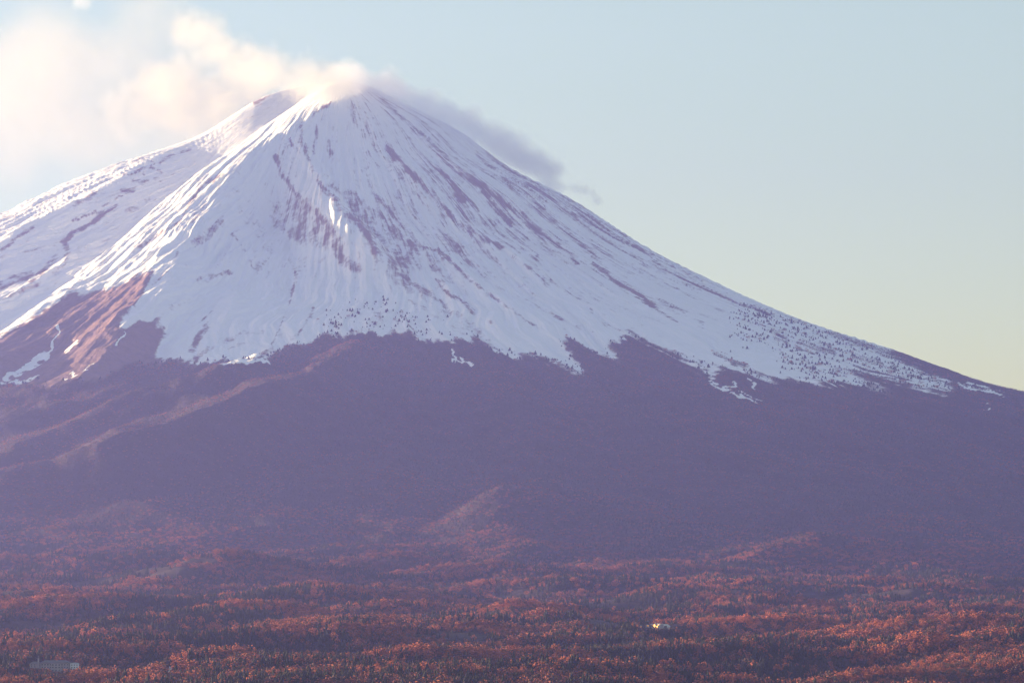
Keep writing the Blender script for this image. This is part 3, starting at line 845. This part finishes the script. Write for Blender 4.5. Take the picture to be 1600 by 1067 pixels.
def scatter(name, sel, kinds, label):
    """all remaining trees of one kind as one mass, one instance to a point"""
    for j, k in enumerate(kinds):
        q = np.nonzero(sel & (kind == k))[0]
        me = bpy.data.meshes.new(name)
        me.vertices.add(len(q))
        me.vertices.foreach_set('co', np.stack([tx[q], ty[q], tz[q]], 1).astype(np.float32).ravel())
        for nm, arr in (('tall', th_[q]), ('broad', th_[q] * twd[q]), ('turn', trot[q])):
            at = me.attributes.new(nm, 'FLOAT', 'POINT'); at.data.foreach_set('value', arr.astype(np.float32))
        o = bpy.data.objects.new(name, me); COL.objects.link(o)
        tag(o, label[j], 'forest', None, 'stuff')
        src = next(c for c in bpy.data.objects if c.name.startswith('crown') and c.data == TREE_KINDS[k][0])
        g = bpy.data.node_groups.new(name, 'GeometryNodeTree')
        g.interface.new_socket('Geometry', in_out='INPUT', socket_type='NodeSocketGeometry')
        g.interface.new_socket('Geometry', in_out='OUTPUT', socket_type='NodeSocketGeometry')
        N, L = g.nodes, g.links
        gi = N.new('NodeGroupInput'); go = N.new('NodeGroupOutput')
        inst = N.new('GeometryNodeInstanceOnPoints'); oi = N.new('GeometryNodeObjectInfo')
        oi.transform_space = 'ORIGINAL'; oi.inputs['Object'].default_value = src
        def at_(nm):
            a = N.new('GeometryNodeInputNamedAttribute'); a.data_type = 'FLOAT'; a.inputs['Name'].default_value = nm
            return a.outputs['Attribute']
        cs = N.new('ShaderNodeCombineXYZ'); cr = N.new('ShaderNodeCombineXYZ')
        b = at_('broad'); L.new(b, cs.inputs[0]); L.new(b, cs.inputs[1]); L.new(at_('tall'), cs.inputs[2])
        L.new(at_('turn'), cr.inputs[2])
        L.new(gi.outputs[0], inst.inputs['Points']); L.new(oi.outputs['Geometry'], inst.inputs['Instance'])
        L.new(cs.outputs[0], inst.inputs['Scale']); L.new(cr.outputs[0], inst.inputs['Rotation'])
        L.new(inst.outputs[0], go.inputs[0])
        md = o.modifiers.new('scatter', 'NODES'); md.node_group = g
scatter('rust_forest', ~single, (0, 1, 2), ('mass of rust-orange broadleaf woods across the plain and slopes',) * 3)
scatter('bare_forest', ~single, (3, 4), ('mass of leafless brown woods across the plain and slopes',) * 2)
scatter('conifer_forest', ~single, (5, 6), ('mass of dark conifer woods across the plain and slopes',) * 2)

# slender trees in straight rows far out on the plain
make_kind('slender_tree', crown_round(401, 40, 0.11, 0.12), trunk(31, 0.8, 0.014), M_TWIG)
rows = [(1182 + 8.2 * i + random.uniform(-2, 2), 911 - 0.03 * 8 * i + random.uniform(-1.5, 1.5)) for i in range(20)] + [(1240 + 9 * i + random.uniform(-2, 2), 902 + random.uniform(-1, 1)) for i in range(11)]
for (u, v) in rows:
    x, y, z = spot(u, v, 7000, 9800)
    plant(7, (x, y, z), random.uniform(17, 24), 0.9, random.uniform(0, 6), 'slender upright tree in the straight planted rows far out on the plain', 'tree', 'slender trees in planted rows')

# dark crowns that rise into the bottom edge of the view
for (u, vt, d, k, lab) in ((583, 1059, 3420, 5, 'tall near-black conifer whose top pokes above the bottom edge, right of its pair'),
                           (562, 1062, 3440, 6, 'slightly lower near-black conifer top at the bottom edge, left of its pair'),
                           (-2, 1060, 3400, 5, 'near-black conifer cut off by the bottom left corner')):
    x = (u - UC) / FPX * d
    z0 = float(land(np.array([x]), np.array([float(d)]))[0])
    h = ZC - (vt - VH) / FPX * d - z0
    plant(k, (x, d, z0), h, 0.8, u, lab, 'conifer')
# ------------------------------------------------------------------ clouds
def cloud(name, pts, R, soft, density, scale, thresh, label, aniso=0.3, res=6.0, color=(1, 1, 1), wob=60.0):
    P = np.array(pts, float)
    lo = P.min(0) - R * 1.9; hi = P.max(0) + R * 1.9
    me = bpy.data.meshes.new(name)
    me.vertices.add(len(P)); me.vertices.foreach_set('co', P.astype(np.float32).ravel())
    o = bpy.data.objects.new(name, me); COL.objects.link(o)
    tag(o, label, 'cloud', None, 'stuff')
    m = bpy.data.materials.new(name + '_vapour'); m.use_nodes = True
    n = m.node_tree.nodes; l = m.node_tree.links
    n.remove(n['Principled BSDF'])
    pv = n.new('ShaderNodeVolumePrincipled')
    pv.inputs['Color'].default_value = (*color, 1)
    pv.inputs['Density'].default_value = density
    pv.inputs['Anisotropy'].default_value = aniso
    l.new(pv.outputs[0], n['Material Output'].inputs['Volume'])
    me.materials.append(m)
    g = bpy.data.node_groups.new(name, 'GeometryNodeTree')
    g.interface.new_socket('Geometry', in_out='INPUT', socket_type='NodeSocketGeometry')
    g.interface.new_socket('Geometry', in_out='OUTPUT', socket_type='NodeSocketGeometry')
    N, L = g.nodes, g.links
    gi = N.new('NodeGroupInput'); go = N.new('NodeGroupOutput')
    pos = N.new('GeometryNodeInputPosition')
    def noise(sc, det):
        q = N.new('ShaderNodeTexNoise'); q.inputs['Scale'].default_value = sc; q.inputs['Detail'].default_value = det; q.inputs['Roughness'].default_value = 0.6
        L.new(pos.outputs[0], q.inputs['Vector'])
        return q
    n1 = noise(1.0 / scale, 5)
    n2 = noise(1.0 / (scale * 2.6), 3)
    sub = N.new('ShaderNodeVectorMath'); sub.operation = 'SUBTRACT'; sub.inputs[1].default_value = (.5, .5, .5)
    L.new(n1.outputs['Color'], sub.inputs[0])
    sc = N.new('ShaderNodeVectorMath'); sc.operation = 'SCALE'; sc.inputs['Scale'].default_value = wob
    L.new(sub.outputs[0], sc.inputs[0])
    ad = N.new('ShaderNodeVectorMath'); ad.operation = 'ADD'
    L.new(pos.outputs[0], ad.inputs[0]); L.new(sc.outputs[0], ad.inputs[1])
    px = N.new('GeometryNodeProximity'); px.target_element = 'POINTS'
    L.new(gi.outputs[0], px.inputs[0]); L.new(ad.outputs[0], px.inputs['Source Position' if 'Source Position' in px.inputs else 'Sample Position'])
    mr = N.new('ShaderNodeMapRange'); mr.interpolation_type = 'SMOOTHSTEP'
    mr.inputs[1].default_value = R * (1 + soft); mr.inputs[2].default_value = R * (1 - soft)
    mr.inputs[3].default_value = 0; mr.inputs[4].default_value = 1
    L.new(px.outputs['Distance'], mr.inputs[0])
    m2 = N.new('ShaderNodeMapRange'); m2.interpolation_type = 'SMOOTHSTEP'
    m2.inputs[1].default_value = thresh[0]; m2.inputs[2].default_value = thresh[1]
    L.new(n2.outputs[0], m2.inputs[0])
    mu = N.new('ShaderNodeMath'); mu.operation = 'MULTIPLY'
    L.new(mr.outputs[0], mu.inputs[0]); L.new(m2.outputs[0], mu.inputs[1])
    vc = N.new('GeometryNodeVolumeCube')
    vc.inputs['Min'].default_value = tuple(lo); vc.inputs['Max'].default_value = tuple(hi)
    for a, q in zip('XYZ', np.clip(((hi - lo) / res).astype(int), 8, 420)):
        vc.inputs['Resolution ' + a].default_value = int(q)
    L.new(mu.outputs[0], vc.inputs['Density'])
    sm = N.new('GeometryNodeSetMaterial'); sm.inputs['Material'].default_value = m
    L.new(vc.outputs[0], sm.inputs[0]); L.new(sm.outputs[0], go.inputs[0])
    md = o.modifiers.new('vapour', 'NODES'); md.node_group = g
    return o

def at(u, v, y):
    return ((u - UC) / FPX * y, y, ZC + (VH - v) / FPX * y)

def along(curve, n, spread_uv, y0, y1, rg):
    c = np.array(curve, float); out = []
    for i in range(n):
        t = rg.uniform(0, len(c) - 1.001); k = int(t); f = t - k
        u, v = c[k] * (1 - f) + c[k + 1] * f
        out.append(at(u + rg.normal() * spread_uv, v + rg.normal() * spread_uv, rg.uniform(y0, y1)))
    return out

cg = np.random.default_rng(5)
cloud('cap_cloud', along([(530, 122), (575, 132), (610, 142), (650, 162), (690, 184), (730, 198), (760, 214), (800, 238), (840, 256), (868, 282)], 170, 7, 16600, 17050, cg),
      46, 0.75, 0.0062, 60, (0.15, 0.5), 'grey cloud bank spilling down the right shoulder of the snowy peak', 0.5, 8.0, wob=110)
cloud('cloud_wisp', along([(880, 292), (905, 296), (925, 303), (938, 312)], 18, 3, 16950, 17050, cg),
      20, 0.8, 0.006, 60, (0.3, 0.6), 'thin torn wisp trailing off the right end of the cloud bank', 0.35, 8.0)
left_pts = along([(526, 130), (505, 122), (470, 115), (425, 112), (380, 112)], 60, 9, 16350, 17300, cg) + along([(525, 143), (490, 138), (445, 132)], 26, 6, 16300, 16800, cg) \
    + along([(430, 110), (370, 95), (315, 70), (295, 45)], 50, 11, 17200, 17900, cg) \
    + along([(400, 130), (330, 150), (260, 170)], 90, 24, 17300, 18200, cg) + along([(300, 110), (250, 130), (200, 170)], 40, 18, 17500, 18300, cg) + along([(295, 38), (320, 52), (350, 72)], 22, 8, 17300, 17800, cg)
cloud('summit_cloud', left_pts, 60, 0.75, 0.0046, 95, (0.34, 0.62), 'sunlit cream cloud billowing over the summit on the left', 0.7, 9.0, color=(0.92, 0.92, 0.86), wob=200)
far_pts = along([(280, 190), (180, 180), (90, 160), (0, 150), (-90, 160)], 90, 34, 17800, 19000, cg) + along([(60, 60), (85, 90), (60, 130)], 20, 10, 18200, 18800, cg) \
    + along([(235, 40), (245, 60), (200, 110), (150, 140)], 16, 8, 18000, 18600, cg)
cloud('veil_cloud', far_pts, 160, 0.9, 0.0013, 240, (0.25, 0.62), 'pale hazy veil of cloud filling the left of the sky', 0.7, 26.0, color=(0.92, 0.92, 0.86), wob=320)
cloud('cloud_puff', along([(122, 2), (134, 5)], 8, 3, 17800, 17900, cg), 32, 0.6, 0.004, 80, (0.2, 0.5), 'small lone cloud puff at the top edge of the sky', 0.6, 8.0)
# ------------------------------------------------------------------ the air between
hm = bpy.data.materials.new('air'); hm.use_nodes = True
hn = hm.node_tree.nodes; hn.remove(hn['Principled BSDF'])
hv = hn.new('ShaderNodeVolumePrincipled')
hv.inputs['Color'].default_value = (0.335, 0.365, 1.0, 1)
hv.inputs['Density'].default_value = 3.0e-5
hv.inputs['Anisotropy'].default_value = 0.5
hm.node_tree.links.new(hv.outputs[0], hn['Material Output'].inputs['Volume'])
hx, hy0, hy1, hz0, hz1 = 7000, -400, 21900, 760, 3960
hb = mesh_obj('haze', [(-hx, hy0, hz0), (hx, hy0, hz0), (hx, hy1, hz0), (-hx, hy1, hz0), (-hx, hy0, hz1), (hx, hy0, hz1), (hx, hy1, hz1), (-hx, hy1, hz1)],
              [(3, 2, 1, 0), (4, 5, 6, 7), (0, 1, 5, 4), (1, 2, 6, 5), (2, 3, 7, 6), (3, 0, 4, 7)], hm)
tag(hb, 'violet morning haze filling the air before the mountain', 'haze', None, 'stuff')
